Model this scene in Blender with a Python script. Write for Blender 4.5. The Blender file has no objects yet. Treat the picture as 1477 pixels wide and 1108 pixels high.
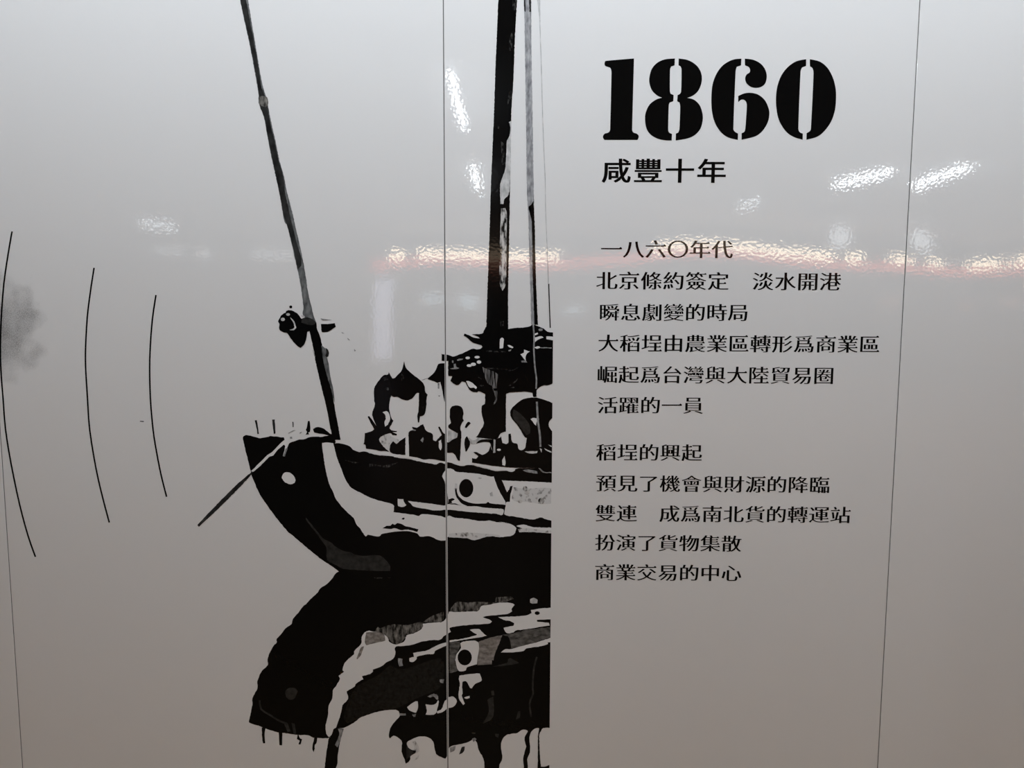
# A glossy enamel wall in a station hall: printed panels with a sailing boat, a year and lines of text.
import bpy, bmesh, math
from math import sin, cos, pi, floor, hypot
from mathutils import Matrix, Vector, noise
from mathutils.geometry import delaunay_2d_cdt

SC = bpy.context.scene
COL = SC.collection

# ------------------------------------------------------------------ camera
FPX = 1090.0                                  # focal length in pixels of the 1477 px wide frame
PITCH, YAW, ROLL, DIST, CAMX, CAMZ = 0.10173, -0.00823, -0.00297, 1.4977, 0.1448, 1.5
_f = Vector((sin(YAW) * cos(PITCH), cos(YAW) * cos(PITCH), -sin(PITCH)))
_r0 = Vector((cos(YAW), -sin(YAW), 0.0))
_d0 = _f.cross(_r0)
_r = cos(ROLL) * _r0 + sin(ROLL) * _d0
_d = -sin(ROLL) * _r0 + cos(ROLL) * _d0
cd = bpy.data.cameras.new('camera')
cam = bpy.data.objects.new('camera', cd)
COL.objects.link(cam)
cd.sensor_fit = 'HORIZONTAL'
cd.sensor_width = 36.0
cd.lens = 36.0 * FPX / 1477.0
cd.clip_start = 0.05
M3 = Matrix((_r, -_d, -_f)).transposed()
cam.matrix_world = Matrix.Translation((CAMX, -DIST, CAMZ)) @ M3.to_4x4()
SC.camera = cam


def wall_at(px, py):
    """where the line of sight through a pixel of the photograph meets the wall (x, z)"""
    d = _f + (px - 738.5) / FPX * _r + (py - 554.0) / FPX * _d
    t = DIST / d.y
    return CAMX + d.x * t, CAMZ + d.z * t


# ------------------------------------------------------------------ world, exposure
w = bpy.data.worlds.new('hall_air')
SC.world = w
w.use_nodes = True
w.node_tree.nodes['Background'].inputs[0].default_value = (0.9, 0.95, 1.0, 1)
w.node_tree.nodes['Background'].inputs[1].default_value = 0.02
SC.view_settings.view_transform = 'Standard'
SC.view_settings.look = 'None'
SC.view_settings.exposure = 0.0
SC.view_settings.gamma = 1.0
SC.view_settings.use_curve_mapping = False
SC.cycles.use_denoising = True
SC.cycles.denoising_prefilter = 'NONE'
SC.cycles.use_adaptive_sampling = False
SC.cycles.max_bounces = 6
SC.cycles.sample_clamp_indirect = 8.0

NEAR_L = 54.5        # radiance of the tubes above the wall
FAR_L = 34.0         # radiance of the tubes across the hall
RED_L, WARM_L = 5.0, 14.0


# ------------------------------------------------------------------ materials
def new_mat(name):
    m = bpy.data.materials.new(name)
    m.use_nodes = True
    nt = m.node_tree
    return m, nt, nt.nodes['Principled BSDF']


def gloss_bump(nt, b):
    """orange-peel skin and slow waviness of the enamelled sheet"""
    geo = nt.nodes.new('ShaderNodeNewGeometry')
    n1 = nt.nodes.new('ShaderNodeTexNoise')
    n1.inputs['Scale'].default_value = 185.0
    n1.inputs['Detail'].default_value = 0.5
    n2 = nt.nodes.new('ShaderNodeTexNoise')
    n2.inputs['Scale'].default_value = 3.4
    n2.inputs['Detail'].default_value = 1.0
    b1 = nt.nodes.new('ShaderNodeBump')
    b1.inputs['Strength'].default_value = 1.0
    b1.inputs['Distance'].default_value = 0.000042
    b2 = nt.nodes.new('ShaderNodeBump')
    b2.inputs['Strength'].default_value = 1.0
    b2.inputs['Distance'].default_value = 1.0
    sep = nt.nodes.new('ShaderNodeSeparateXYZ')

    def m(op, x, y=0.0):
        k = nt.nodes.new('ShaderNodeMath')
        k.operation = op
        for i, v in enumerate((x, y)):
            if isinstance(v, (int, float)):
                k.inputs[i].default_value = v
            else:
                nt.links.new(v, k.inputs[i])
        return k.outputs[0]
    nt.links.new(geo.outputs['Position'], sep.inputs[0])
    lean = None
    for x0, wd, amp in ((0.52, 0.20, 0.0100), (0.0, 0.10, 0.003), (1.02, 0.09, -0.003)):     # where the sheets bow a little
        g = m('EXPONENT', m('MULTIPLY', m('POWER', m('ABSOLUTE', m('DIVIDE', m('SUBTRACT', sep.outputs[0], x0), wd)), 2.0), -1.0))
        g = m('MULTIPLY', g, amp)
        lean = g if lean is None else m('ADD', lean, g)
    bow = m('MULTIPLY', lean, m('SUBTRACT', sep.outputs[2], 1.64))
    height = m('ADD', bow, m('MULTIPLY', n2.outputs['Fac'], 0.0007))
    L = nt.links.new
    L(geo.outputs['Position'], n1.inputs['Vector'])
    L(geo.outputs['Position'], n2.inputs['Vector'])
    L(height, b2.inputs['Height'])
    L(n1.outputs['Fac'], b1.inputs['Height'])
    L(b2.outputs['Normal'], b1.inputs['Normal'])
    L(b1.outputs['Normal'], b.inputs['Normal'])


def enamel(name, col, rough=0.03, spec=0.5):
    m, nt, b = new_mat(name)
    b.inputs['Base Color'].default_value = (*col, 1)
    b.inputs['Roughness'].default_value = rough
    b.inputs['Specular IOR Level'].default_value = spec
    gloss_bump(nt, b)
    return m


def mottled(name, dark, light, scale, lo, hi, rough=0.06, detail=4.0, spec=0.2):
    """two printed tones broken up by grain (scale is per axis)"""
    m, nt, b = new_mat(name)
    L = nt.links.new
    geo = nt.nodes.new('ShaderNodeNewGeometry')
    mp = nt.nodes.new('ShaderNodeMapping')
    mp.inputs['Scale'].default_value = scale
    n = nt.nodes.new('ShaderNodeTexNoise')
    n.inputs['Scale'].default_value = 1.0
    n.inputs['Detail'].default_value = detail
    cr = nt.nodes.new('ShaderNodeValToRGB')
    cr.color_ramp.elements[0].position = lo
    cr.color_ramp.elements[1].position = hi
    cr.color_ramp.elements[0].color = (*dark, 1)
    cr.color_ramp.elements[1].color = (*light, 1)
    L(geo.outputs['Position'], mp.inputs['Vector'])
    L(mp.outputs['Vector'], n.inputs['Vector'])
    L(n.outputs['Fac'], cr.inputs['Fac'])
    L(cr.outputs['Color'], b.inputs['Base Color'])
    b.inputs['Specular IOR Level'].default_value = spec
    b.inputs['Roughness'].default_value = rough
    gloss_bump(nt, b)
    return m


def plain(name, col, rough=0.5, metal=0.0, noise=None):
    m, nt, b = new_mat(name)
    b.inputs['Base Color'].default_value = (*col, 1)
    b.inputs['Roughness'].default_value = rough
    b.inputs['Metallic'].default_value = metal
    if noise:
        tc = nt.nodes.new('ShaderNodeTexCoord')
        n = nt.nodes.new('ShaderNodeTexNoise')
        n.inputs['Scale'].default_value = noise
        n.inputs['Detail'].default_value = 6
        mx = nt.nodes.new('ShaderNodeValToRGB')
        mx.color_ramp.elements[0].color = (*[c * 0.75 for c in col], 1)
        mx.color_ramp.elements[1].color = (*[min(1, c * 1.2) for c in col], 1)
        nt.links.new(tc.outputs['Object'], n.inputs['Vector'])
        nt.links.new(n.outputs['Fac'], mx.inputs['Fac'])
        nt.links.new(mx.outputs['Color'], b.inputs['Base Color'])
    return m


def glow(name, col, L):
    m = bpy.data.materials.new(name)
    m.use_nodes = True
    nt = m.node_tree
    for n in list(nt.nodes):
        nt.nodes.remove(n)
    e = nt.nodes.new('ShaderNodeEmission')
    o = nt.nodes.new('ShaderNodeOutputMaterial')
    e.inputs[0].default_value = (*col, 1)
    e.inputs[1].default_value = L
    nt.links.new(e.outputs[0], o.inputs[0])
    return m


WHITE = (0.80, 0.79, 0.768)
PAPER = enamel('white_enamel', WHITE)
INK = enamel('black_ink', (0.0035, 0.0035, 0.0034), 0.08, 0.12)
SPAR_INK = mottled('soft_black_ink', (0.012, 0.012, 0.012), (0.045, 0.045, 0.043), (60, 1, 40), 0.35, 0.75)
GREY_INK = mottled('grey_ink', (0.14, 0.14, 0.14), (0.42, 0.42, 0.41), (170, 1, 90), 0.3, 0.7)
PALE_INK = mottled('pale_ink', (0.34, 0.34, 0.33), (0.70, 0.69, 0.67), (120, 1, 60), 0.3, 0.7)
POLE_INK = mottled('worn_pole_ink', (0.16, 0.16, 0.17), (0.48, 0.48, 0.48), (200, 1, 60), 0.3, 0.72)
WORN_INK = mottled('worn_black_ink', (0.01, 0.01, 0.01), (0.60, 0.58, 0.55), (125, 1, 50), 0.40, 0.56)
PATCH_INK = mottled('patchy_white_ink', (0.10, 0.09, 0.08), (0.66, 0.65, 0.63), (110, 1, 90), 0.30, 0.46)
FIBRE_INK = mottled('fibre_ink', (0.006, 0.006, 0.006), (0.34, 0.33, 0.32), (330, 1, 28), 0.44, 0.72)
FAINT_INK = mottled('faint_grey_ink', (0.014, 0.014, 0.013), (0.042, 0.041, 0.038), (90, 1, 90), 0.3, 0.75)
DEEP_INK = mottled('deep_grey_ink', (0.004, 0.004, 0.004), (0.017, 0.017, 0.016), (120, 1, 120), 0.3, 0.8)
GRAIN_INK = mottled('grain_ink', (0.005, 0.005, 0.005), (0.11, 0.108, 0.10), (230, 1, 110), 0.46, 0.8)
SPAR_GREY = mottled('spar_grey_ink', (0.05, 0.052, 0.052), (0.24, 0.245, 0.24), (150, 1, 60), 0.3, 0.75)
WASH_INK = mottled('water_grey_ink', (0.03, 0.029, 0.027), (0.19, 0.18, 0.165), (70, 1, 120), 0.32, 0.7)
TAUPE_INK = mottled('water_taupe_ink', (0.12, 0.105, 0.09), (0.36, 0.33, 0.30), (90, 1, 120), 0.32, 0.7)
STREAK_INK = mottled('water_streak_ink', (0.012, 0.012, 0.011), (0.30, 0.28, 0.25), (150, 1, 60), 0.40, 0.75)


# ------------------------------------------------------------------ objects
def tag(o, label=None, cat=None, group=None, kind=None):
    if label:
        o['label'] = label
    if cat:
        o['category'] = cat
    if group:
        o['group'] = group
    if kind:
        o['kind'] = kind
    return o


def empty(name, loc):
    o = bpy.data.objects.new(name, None)
    o.empty_display_size = 0.05
    COL.objects.link(o)
    o.location = loc
    return o


def link_mesh(name, me, mat, parent=None):
    o = bpy.data.objects.new(name, me)
    COL.objects.link(o)
    if mat:
        me.materials.append(mat)
    if parent:
        # children are built in world space; the root is never rotated
        p, off = parent, Vector((0, 0, 0))
        while p:
            off += p.location
            p = p.parent
        me.transform(Matrix.Translation(-off))
        o.parent = parent
    return o


def bm_mesh(name, bm):
    me = bpy.data.meshes.new(name)
    bm.to_mesh(me)
    bm.free()
    return me


def box_bm(bm, x0, x1, y0, y1, z0, z1, bev=0.0):
    r = bmesh.ops.create_cube(bm, size=1.0)
    vs = r['verts']
    for v in vs:
        v.co = Vector(((x0 + x1) / 2 + v.co.x * (x1 - x0), (y0 + y1) / 2 + v.co.y * (y1 - y0), (z0 + z1) / 2 + v.co.z * (z1 - z0)))
    if bev:
        es = list({e for v in vs for e in v.link_edges})
        bmesh.ops.bevel(bm, geom=es, offset=bev, segments=2, affect='EDGES', profile=0.5)


def box(name, dims, mat, parent=None, bev=0.0):
    bm = bmesh.new()
    box_bm(bm, *dims, bev)
    return link_mesh(name, bm_mesh(name, bm), mat, parent)


def tube_bm(bm, p0, p1, r, seg=12):
    p0, p1 = Vector(p0), Vector(p1)
    d = p1 - p0
    res = bmesh.ops.create_cone(bm, cap_ends=True, segments=seg, radius1=r, radius2=r, depth=d.length)
    q = Vector((0, 0, 1)).rotation_difference(d.normalized()).to_matrix().to_4x4()
    bmesh.ops.transform(bm, matrix=Matrix.Translation((p0 + p1) / 2) @ q, verts=res['verts'])


# ------------------------------------------------------------------ the room
floor_mat = plain('brown_granite', (0.44, 0.26, 0.09), 0.35, noise=60)
ceil_mat = plain('ceiling_white', (0.55, 0.56, 0.58), 0.7, noise=8)
hall_mat = plain('hall_wall_grey', (0.20, 0.19, 0.18), 0.5, noise=5)
seal_mat = plain('grey_sealant', (0.10, 0.095, 0.09), 0.55)
steel_mat = plain('grey_steel', (0.35, 0.35, 0.35), 0.4, 0.6)
X0, X1, YF, ZC = -11.0, 13.0, -15.2, 3.06
st = dict(kind='structure')
tag(box('floor', (X0, X1, YF, 0.05, -0.1, 0.0), floor_mat), **st)
tag(box('ceiling', (X0, X1, YF, 0.05, ZC, ZC + 0.1), ceil_mat), **st)
tag(box('wall_back', (X0, X1, 0.006, 0.12, 0.0, ZC), hall_mat), **st)
tag(box('wall_front', (X0, X1, YF - 0.12, YF, 0.0, ZC), hall_mat), **st)
tag(box('wall_left', (X0 - 0.12, X0, YF, 0.05, 0.0, ZC), hall_mat), **st)
tag(box('wall_right', (X1, X1 + 0.12, YF, 0.05, 0.0, ZC), hall_mat), **st)
tag(box('baseboard_back', (X0, X1, -0.012, 0.006, 0.0, 0.12), steel_mat), **st)

# the enamelled panels, 0.9 m wide with a narrow sealed joint
PW, GAP = 0.9, 0.0008
panel_labels = ['white glossy panel at the left edge, only a sliver in view',
                'white glossy panel with the three arcs and the bow of the boat',
                'white glossy panel with the year, the text and the mast of the boat',
                'blank white glossy panel beyond the right-hand joint, without print']
for k in range(4):
    xa = -2 * PW + k * PW
    bm = bmesh.new()
    box_bm(bm, xa + GAP, xa + PW - GAP, 0.0, 0.005, 0.13, 2.80, 0.0009)
    o = link_mesh('cladding_panel', bm_mesh('cladding_panel', bm), PAPER)
    tag(o, panel_labels[k], 'wall panel', 'glossy wall panels', 'thing')
for k in range(3):
    xa = -PW + k * PW
    tag(box('trim_%d' % (k + 1), (xa - GAP, xa + GAP, 0.0011, 0.006, 0.13, 2.80), seal_mat), **st)

# ------------------------------------------------------------------ flat print helpers
FR = {'a': (390, 420, 10.55), 'b': (520, 510, 10.55), 'c': (510, 570, 10.55), 'd': (640, 460, 9.231), 'e': (640, 560, 9.231),
      'f': (340, 595, 9.231), 'g': (440, 620, 9.231), 'h': (560, 640, 9.231), 'i': (640, 640, 9.231), 'j': (420, 720, 9.231),
      'k': (350, 820, 9.231), 'l': (350, 930, 9.231), 'm': (480, 880, 9.231), 'n': (640, 840, 9.231), 'o': (640, 940, 9.231),
      'p': (540, 980, 8.656), 'q': (350, 1000, 9.231), 'r': (670, 1000, 10.257), 's': (690, 0, 6.925), 't': (690, 160, 6.925),
      'u': (690, 320, 6.925), 'v': (330, 0, 6.925), 'w': (380, 160, 6.925), 'x': (400, 480, 6.925), 'y': (280, 590, 3.6925),
      'z': (340, 810, 3.077), 'A': (500, 620, 4.616), 'B': (160, 280, 3.6925), 'T': (840, 60, 3.6925), 'F': (0, 0, 1.0),
      'C': (0, 320, 5.275), 'D': (0, 620, 5.275)}


def outline(spec):
    """'f 95,345 105,315 g 395,180 ...' -> points in the photograph's frame; a letter changes the drawing grid"""
    fr, pts = FR['F'], []
    for tok in spec.split():
        if tok in FR:
            fr = FR[tok]
        else:
            a, b = tok.split(',')
            pts.append((fr[0] + float(a) / fr[2], fr[1] + float(b) / fr[2]))
    return pts


def ell(fr, cx, cy, rx, ry, n=20, a0=0.0):
    f = FR[fr]
    return [(f[0] + (cx + rx * cos(a0 + 2 * pi * i / n)) / f[2], f[1] + (cy + ry * sin(a0 + 2 * pi * i / n)) / f[2]) for i in range(n)]


def ribbon(spec, wpx):
    """a line of the given width (pixels of the photograph)"""
    p = smooth(outline(spec), closed=False)
    L, R = [], []
    n = len(p)
    for i in range(n):
        a, b = p[max(0, i - 1)], p[min(n - 1, i + 1)]
        l = hypot(b[0] - a[0], b[1] - a[1]) or 1
        nx, ny = -(b[1] - a[1]) / l, (b[0] - a[0]) / l
        ww = wpx / 2
        L.append((p[i][0] + nx * ww, p[i][1] + ny * ww))
        R.append((p[i][0] - nx * ww, p[i][1] - ny * ww))
    return L + R[::-1]


def smooth(p, closed=True, sub=3, sharp=62.0):
    """round a traced outline with Catmull-Rom pieces but keep its sharp corners"""
    n = len(p)
    out = []

    def is_corner(i):
        if not closed and i in (0, n - 1):
            return True
        a, b, c = p[i - 1], p[i], p[(i + 1) % n]
        u = (b[0] - a[0], b[1] - a[1])
        v = (c[0] - b[0], c[1] - b[1])
        lu, lv = hypot(*u) or 1e-9, hypot(*v) or 1e-9
        cs = max(-1, min(1, (u[0] * v[0] + u[1] * v[1]) / (lu * lv)))
        return math.degrees(math.acos(cs)) > sharp
    cor = [is_corner(i) for i in range(n)]
    for i in range(n if closed else n - 1):
        p1, p2 = p[i], p[(i + 1) % n]
        p0 = p1 if cor[i] else p[i - 1]
        p3 = p2 if cor[(i + 1) % n] else p[(i + 2) % n]
        d = hypot(p2[0] - p1[0], p2[1] - p1[1])

        def lim(t):
            l = hypot(*t)
            return t if l <= 1.2 * d or l == 0 else (t[0] * 1.2 * d / l, t[1] * 1.2 * d / l)
        m1 = lim(((p2[0] - p0[0]) / 2, (p2[1] - p0[1]) / 2))
        m2 = lim(((p3[0] - p1[0]) / 2, (p3[1] - p1[1]) / 2))
        for s in range(sub):
            t = s / sub
            h1, h2, h3, h4 = 2 * t**3 - 3 * t**2 + 1, t**3 - 2 * t**2 + t, -2 * t**3 + 3 * t**2, t**3 - t**2
            out.append((h1 * p1[0] + h2 * m1[0] + h3 * p2[0] + h4 * m2[0], h1 * p1[1] + h2 * m1[1] + h3 * p2[1] + h4 * m2[1]))
    if not closed:
        out.append(p[-1])
    return out


def wind(px, pz, loops):
    """how often the outlines go round a point"""
    n = 0
    for lp in loops:
        ax, az = lp[-1]
        for bx_, bz_ in lp:
            if (az > pz) != (bz_ > pz):
                if (px < (bx_ - ax) * (pz - az) / (bz_ - az) + ax):
                    n += 1 if bz_ > az else -1
            ax, az = bx_, bz_
    return n


def fill(bm, loops, y, both=True):
    """a flat filled area on the wall from outlines given as (x, z)"""
    S = 1000.0
    pts, eds = [], []
    for lp in loops:
        k = len(pts)
        pts += [Vector((x * S, z * S)) for x, z in lp]
        eds += [(k + i, k + (i + 1) % len(lp)) for i in range(len(lp))]
    V, _, F, _, _, _ = delaunay_2d_cdt(pts, eds, [], 0, 1e-5)
    vs = {}
    for f in F:
        cx_ = sum(V[i].x for i in f) / len(f) / S
        cz_ = sum(V[i].y for i in f) / len(f) / S
        wn = wind(cx_, cz_, loops)
        if wn == 0 or (not both and wn < 0):
            continue
        ids = list(f)
        p = [V[i] for i in ids[:3]]
        if (p[1].x - p[0].x) * (p[2].y - p[0].y) - (p[1].y - p[0].y) * (p[2].x - p[0].x) < 0:
            ids.reverse()
        for i in ids:
            if i not in vs:
                vs[i] = bm.verts.new((V[i].x / S, y, V[i].y / S))
        bm.faces.new([vs[i] for i in ids])


EDGE_X = wall_at(795.3, 760)[0]        # the straight right edge of the printed picture
JL, JR = -0.0016, 0.0021               # the print stops just short of the joint on either side


def clip_plane(bm, x, keep_left):
    g = bm.verts[:] + bm.edges[:] + bm.faces[:]
    bmesh.ops.bisect_plane(bm, geom=g, dist=1e-7, plane_co=(x, 0, 0), plane_no=(1, 0, 0), clear_outer=keep_left, clear_inner=not keep_left)


def ragged(p, amp=0.55):
    """the slightly uneven edge of a coarse black and white print"""
    q = []
    n = len(p)
    for i in range(n):
        a, b = p[i], p[(i + 1) % n]
        k = max(1, min(12, int(hypot(b[0] - a[0], b[1] - a[1]) / 2.2)))
        for j in range(k):
            x, z = a[0] + (b[0] - a[0]) * j / k, a[1] + (b[1] - a[1]) * j / k
            q.append((x + amp * noise.noise(Vector((x / 2.6, z / 2.6, 3.1))), z + amp * noise.noise(Vector((x / 2.6, z / 2.6, 7.7)))))
    return q


def art(name, parent, mat, layer, polys, raw=False, label=None):
    """one printed part of the picture: its areas, cut at the joint and at the picture's edge"""
    y = -0.0001 - 0.00009 * layer
    first = None
    for sp in polys:
        pts = outline(sp) if isinstance(sp, str) else sp
        if isinstance(sp, str) and not raw:
            pts = ragged(smooth(pts))
        bm = bmesh.new()
        fill(bm, [[wall_at(*q) for q in pts]], y)
        clip_plane(bm, EDGE_X, True)
        me0 = bm_mesh(name, bm)
        out = bmesh.new()
        for x, kl in ((JL, True), (JR, False)):
            b2 = bmesh.new()
            b2.from_mesh(me0)
            clip_plane(b2, x, kl)
            m2 = bm_mesh('piece', b2)
            out.from_mesh(m2)
            bpy.data.meshes.remove(m2)
        bpy.data.meshes.remove(me0)
        bmesh.ops.delete(out, geom=[v for v in out.verts if not v.link_faces], context='VERTS')
        if not out.faces:
            print('EMPTY PRINT', name, sp)
        o = link_mesh(name, bm_mesh(name, out), mat, parent)
        if label:
            o['label'] = label
        first = first or o
    return first


# ------------------------------------------------------------------ the boat
bx, bz = wall_at(640, 825)
boat = tag(empty('boat_picture', (bx, 0, bz)),
           'black and white picture of a wooden sailing boat moored above its own reflection', 'picture', kind='thing')

hull = art('hull', boat, INK, 1, [
    'f 95,345 105,315 150,300 200,312 270,330 330,342 410,330 470,315 540,320 600,330 645,335 655,365 700,380 760,385 800,378 850,358 '
    '900,362 950,342 1000,325 1080,322 1150,325 1200,310 1250,305 1270,280 1310,330 1330,390 '
    'g 395,182 440,180 500,190 590,215 640,265 700,290 740,295 800,288 860,310 920,330 1000,340 1080,345 1180,355 1250,375 1350,385 1400,395 '
    'h 330,217 450,245 560,263 640,272 690,250 760,270 '
    'i 30,245 65,250 110,258 180,285 250,300 310,285 370,285 450,305 520,325 600,340 640,355 720,365 830,360 900,375 945,345 1000,328 1460,330 '
    'F 800,760 800,850 640,850 520,840 495,832 488.7,824.7 j 560,905 400,800 250,680 120,570 0,470 y 500,655 430,570 360,470 f 290,1030 250,930 210,840 200,780 165,640 130,500 100,380'])
art('white_band', hull, PAPER, 2, [
    'g 230,175 290,170 375,178 400,280 430,390 480,510 520,620 560,700 620,775 750,845 870,905 1000,945 1150,985 1185,1015 1178,1090 '
    'h 65,910 200,930 330,945 400,965 450,940 600,950 700,965 765,985 i 65,960 150,985 300,1000 480,1030 620,1025 700,1045 850,1050 '
    'A 1010,612 1095,628 1130,655 1110,700 1020,715 940,705 850,730 800,715 680,710 660,735 610,735 560,710 490,710 470,690 400,675 '
    'j 1380,435 1220,460 1170,495 1100,490 1020,470 995,500 960,460 920,390 870,340 830,250 720,150 650,70 600,0 '
    'g 520,1040 460,980 410,920 370,820 330,740 300,640 270,510 245,340 230,230'], label='pale curved band painted down the bow')
art('smudge', hull, INK, 3, [
    'A 240,655 265,640 290,638 305,625 320,632 340,622 370,628 385,640 420,648 480,662 470,680 430,668 400,665 360,668 320,655 290,662',
    'A 365,595 375,585 388,588 380,600'])
art('upper_stripe', hull, PAPER, 2, [
    'h 125,735 200,742 212,780 240,815 200,845 130,832',
    'h 262,765 400,780 600,805 740,825 i 65,805 200,820 330,835 440,835 560,855 780,870 800,890 790,940 760,950 700,935 560,925 300,905 65,880 '
    'h 640,890 500,870 400,855 330,830 290,790'])
panel = art('porthole_panel', hull, PAPER, 2, [
    'i -20,430 30,345 65,330 110,337 180,375 300,385 480,405 620,437 665,435 700,540 760,670 815,765 825,815 440,800 300,830 200,815 150,795 65,800 45,640 10,500'])
art('porthole', hull, INK, 3, [ell('i', 300, 593, 95, 123)])
art('moulding_shadow', hull, INK, 3, [
    'i 150,600 172,590 185,670 230,730 300,770 400,795 480,797 560,795 590,778 620,795 800,812 820,820 808,880 770,852 600,842 450,825 330,832 240,795 190,740 160,680',
    'i 65,740 120,725 150,742 105,770 115,790 65,800'])
art('paint_stain', hull, PALE_INK, 3, ['i 150,530 180,530 182,610 150,610', 'i 450,455 480,448 510,458 480,470', 'i 610,660 650,640 660,700 620,700'])
stern = art('side_panel', hull, PAPER, 2, [
    'i 770,490 1000,498 1460,520 1460,1030 1350,1008 1260,992 1190,1010 1050,990 930,970 850,960 805,940 830,780 880,775 890,660 840,640 800,540'])
art('brace', hull, INK, 3, ['i 845,650 870,610 885,565 920,562 905,620 890,665 860,680', 'i 1260,990 1300,980 1340,1000 1460,1040 1460,1060 1300,1020'])
art('mottled_paint', hull, PATCH_INK, 3, [
    'i 930,580 1060,600 1060,570 1100,570 1140,600 1250,590 1430,590 1430,800 1300,805 1150,780 960,770 900,730 920,660'])
art('paint_spot', hull, WORN_INK, 4, [ell('i', 1085, 600, 32, 34), ell('i', 1110, 650, 34, 36), ell('i', 1017, 768, 28, 24), ell('i', 1300, 760, 42, 40), ell('i', 1140, 752, 20, 24)])
art('lower_stripe', hull, PAPER, 2, ['A 1130,640 1180,632 1240,648 1370,652 1370,680 1300,680 1240,668 1180,660'])
art('eye', hull, PAPER, 2, ['f 615,860 640,810 700,795 760,830 795,890 785,940 730,955 660,930 625,890'], label='pale oval eye painted on the bow')
art('rail', hull, PAPER, 4, [
    'g 800,262 830,256 990,290 1090,290 1180,320 1335,342 1340,100 1378,88 1385,355 1440,364 '
    'h 400,190 470,215 570,205 640,238 665,262 640,275 520,258 330,215 255,192 160,190 80,178 g 1180,355 1080,345 1000,338 920,328 860,308 800,285',
    'i 370,265 450,268 540,290 640,305 780,325 950,340 940,365 890,377 820,357 700,362 640,352 600,337 500,312 430,292'])
art('rail_mark', hull, GREY_INK, 4, ['i 1050,355 1130,345 1240,370 1250,400 1130,385', 'i 1260,325 1290,330 1340,375 1437,378 1437,390 1330,388 1290,360'])
art('underside', hull, FAINT_INK, 2, [
    'j 195,245 290,360 380,470 430,530 520,570 600,640 700,690 800,710 860,745 1000,755 1180,750 1310,870 1320,955 1100,955 900,945 700,930 600,880 480,810 470,650 420,570 330,450 200,280'])
art('plank_mark', hull, GRAIN_INK, 2, ['g 520,400 620,420 720,438 640,442', 'g 850,450 950,465 1050,475 1150,455 1250,430 1170,470 1090,505 960,480 860,490',
                                     'j 1100,1042 1220,1045 1200,1060 1110,1055', 'j 1280,1040 1330,1045 1310,1058'])
art('worn_edge', hull, PATCH_INK, 3, ['A 680,692 780,684 900,690 1010,700 1025,714 940,710 850,736 800,722 680,716', 'A 1140,662 1200,655 1300,668 1365,672 1365,690 1240,682 1150,682'])
rope = art('mooring_rope', boat, PAPER, 3, [
    'f 640,370 680,350 750,330 800,376 745,392 705,425 682,490 655,590 630,580 660,450 640,430 560,500 500,570 440,598 330,710 230,792 205,780 300,690 420,570 480,530 560,450'])
art('rope_end', rope, SPAR_INK, 3, ['f 225,790 205,830 y 240,420 130,530 25,628 18,618 110,520 220,410 295,345'], label='dark tail of the rope hanging past the bow')
art('rope_shade', rope, GREY_INK, 4, ['f 665,480 690,480 655,590 632,580', 'f 700,275 760,240 800,240 740,262 705,278', 'f 720,330 750,325 755,350 725,352', 'f 850,270 875,255 880,265 860,282'])
for sp in ('f 255,105 280,100 297,190 310,285 290,290 275,200', 'f 485,95 520,95 526,190 530,280 505,285 495,190', 'f 755,125 768,125 771,195 758,195'):
    art('bow_peg', boat, SPAR_INK, 1, [sp])
art('anchor', boat, INK, 2, [
    'f 935,230 950,190 960,115 985,112 995,200 990,260 965,270 980,290 930,295 950,262',
    'f 1030,222 1060,200 1100,195 1160,208 1210,245 1260,285 1290,335 1240,305 1150,287 1050,268'])

spar = art('bow_spar', boat, SPAR_GREY, 3, [
    'v -26,-700 110,-20 150,180 195,380 235,580 275,800 300,960 305,1040 w 5,60 30,200 68,400 115,620 165,850 210,1108 B 940,170 975,320 1010,480 1025,600 '
    'a 490,350 540,420 600,480 700,480 655,360 640,290 610,170 570,0 B 1040,450 1010,290 980,160 950,10 '
    'w 300,1060 265,920 232,800 207,660 158,490 123,310 90,170 v 392,1060 378,980 345,880 312,720 282,540 250,350 220,170 190,-20 60,-700'])
art('dark_side', spar, SPAR_INK, 4, [
    'v -20,-700 112,-20 154,180 200,380 240,580 281,800 303,960 307,1050 w 8,60 34,200 73,400 118,620 168,850 211,1108 B 915,100 948,200 978,320 995,400 '
    '1015,380 1012,330 995,280 975,200 950,100 w 265,1050 238,920 215,800 200,660 150,490 115,310 80,170 v 385,1060 370,980 330,880 305,720 275,540 240,350 205,170 170,-20 50,-700'])
art('lower_length', spar, INK, 3, [
    'a 600,620 650,850 690,1050 x 352,150 385,300 440,540 490,740 540,1000 570,1072 632,1070 610,940 580,780 548,600 520,510 470,330 455,250 440,130 '
    'a 790,830 760,700 720,600 690,520 600,560'], label='black lower length of the spar')
art('frayed_side', spar, SPAR_GREY, 2, ['x 430,120 480,160 500,260 512,300 525,400 540,480 558,560 575,700 545,610 490,440 450,280'])
art('nub', spar, SPAR_INK, 4, ['x 480,150 505,168 517,200 510,235 495,245 480,230 490,195'])
art('binding', spar, STREAK_INK, 5, ['v 300,965 345,960 385,975 395,1040 370,1070 330,1060 300,1030'])
block = art('rope_block', boat, INK, 4, [
    'a 240,300 300,290 380,320 440,370 470,420 560,440 640,440 700,480 702,580 620,600 560,620 545,740 510,820 460,862 420,842 350,770 290,690 260,640 200,625 135,580 140,500 120,460 160,380 200,340 235,330',
    'a 770,500 870,500 980,490 1000,535 950,575 870,620 780,622', ell('a', 312, 240, 22, 22)], label='dark tackle block lashed to the spar')
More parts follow.
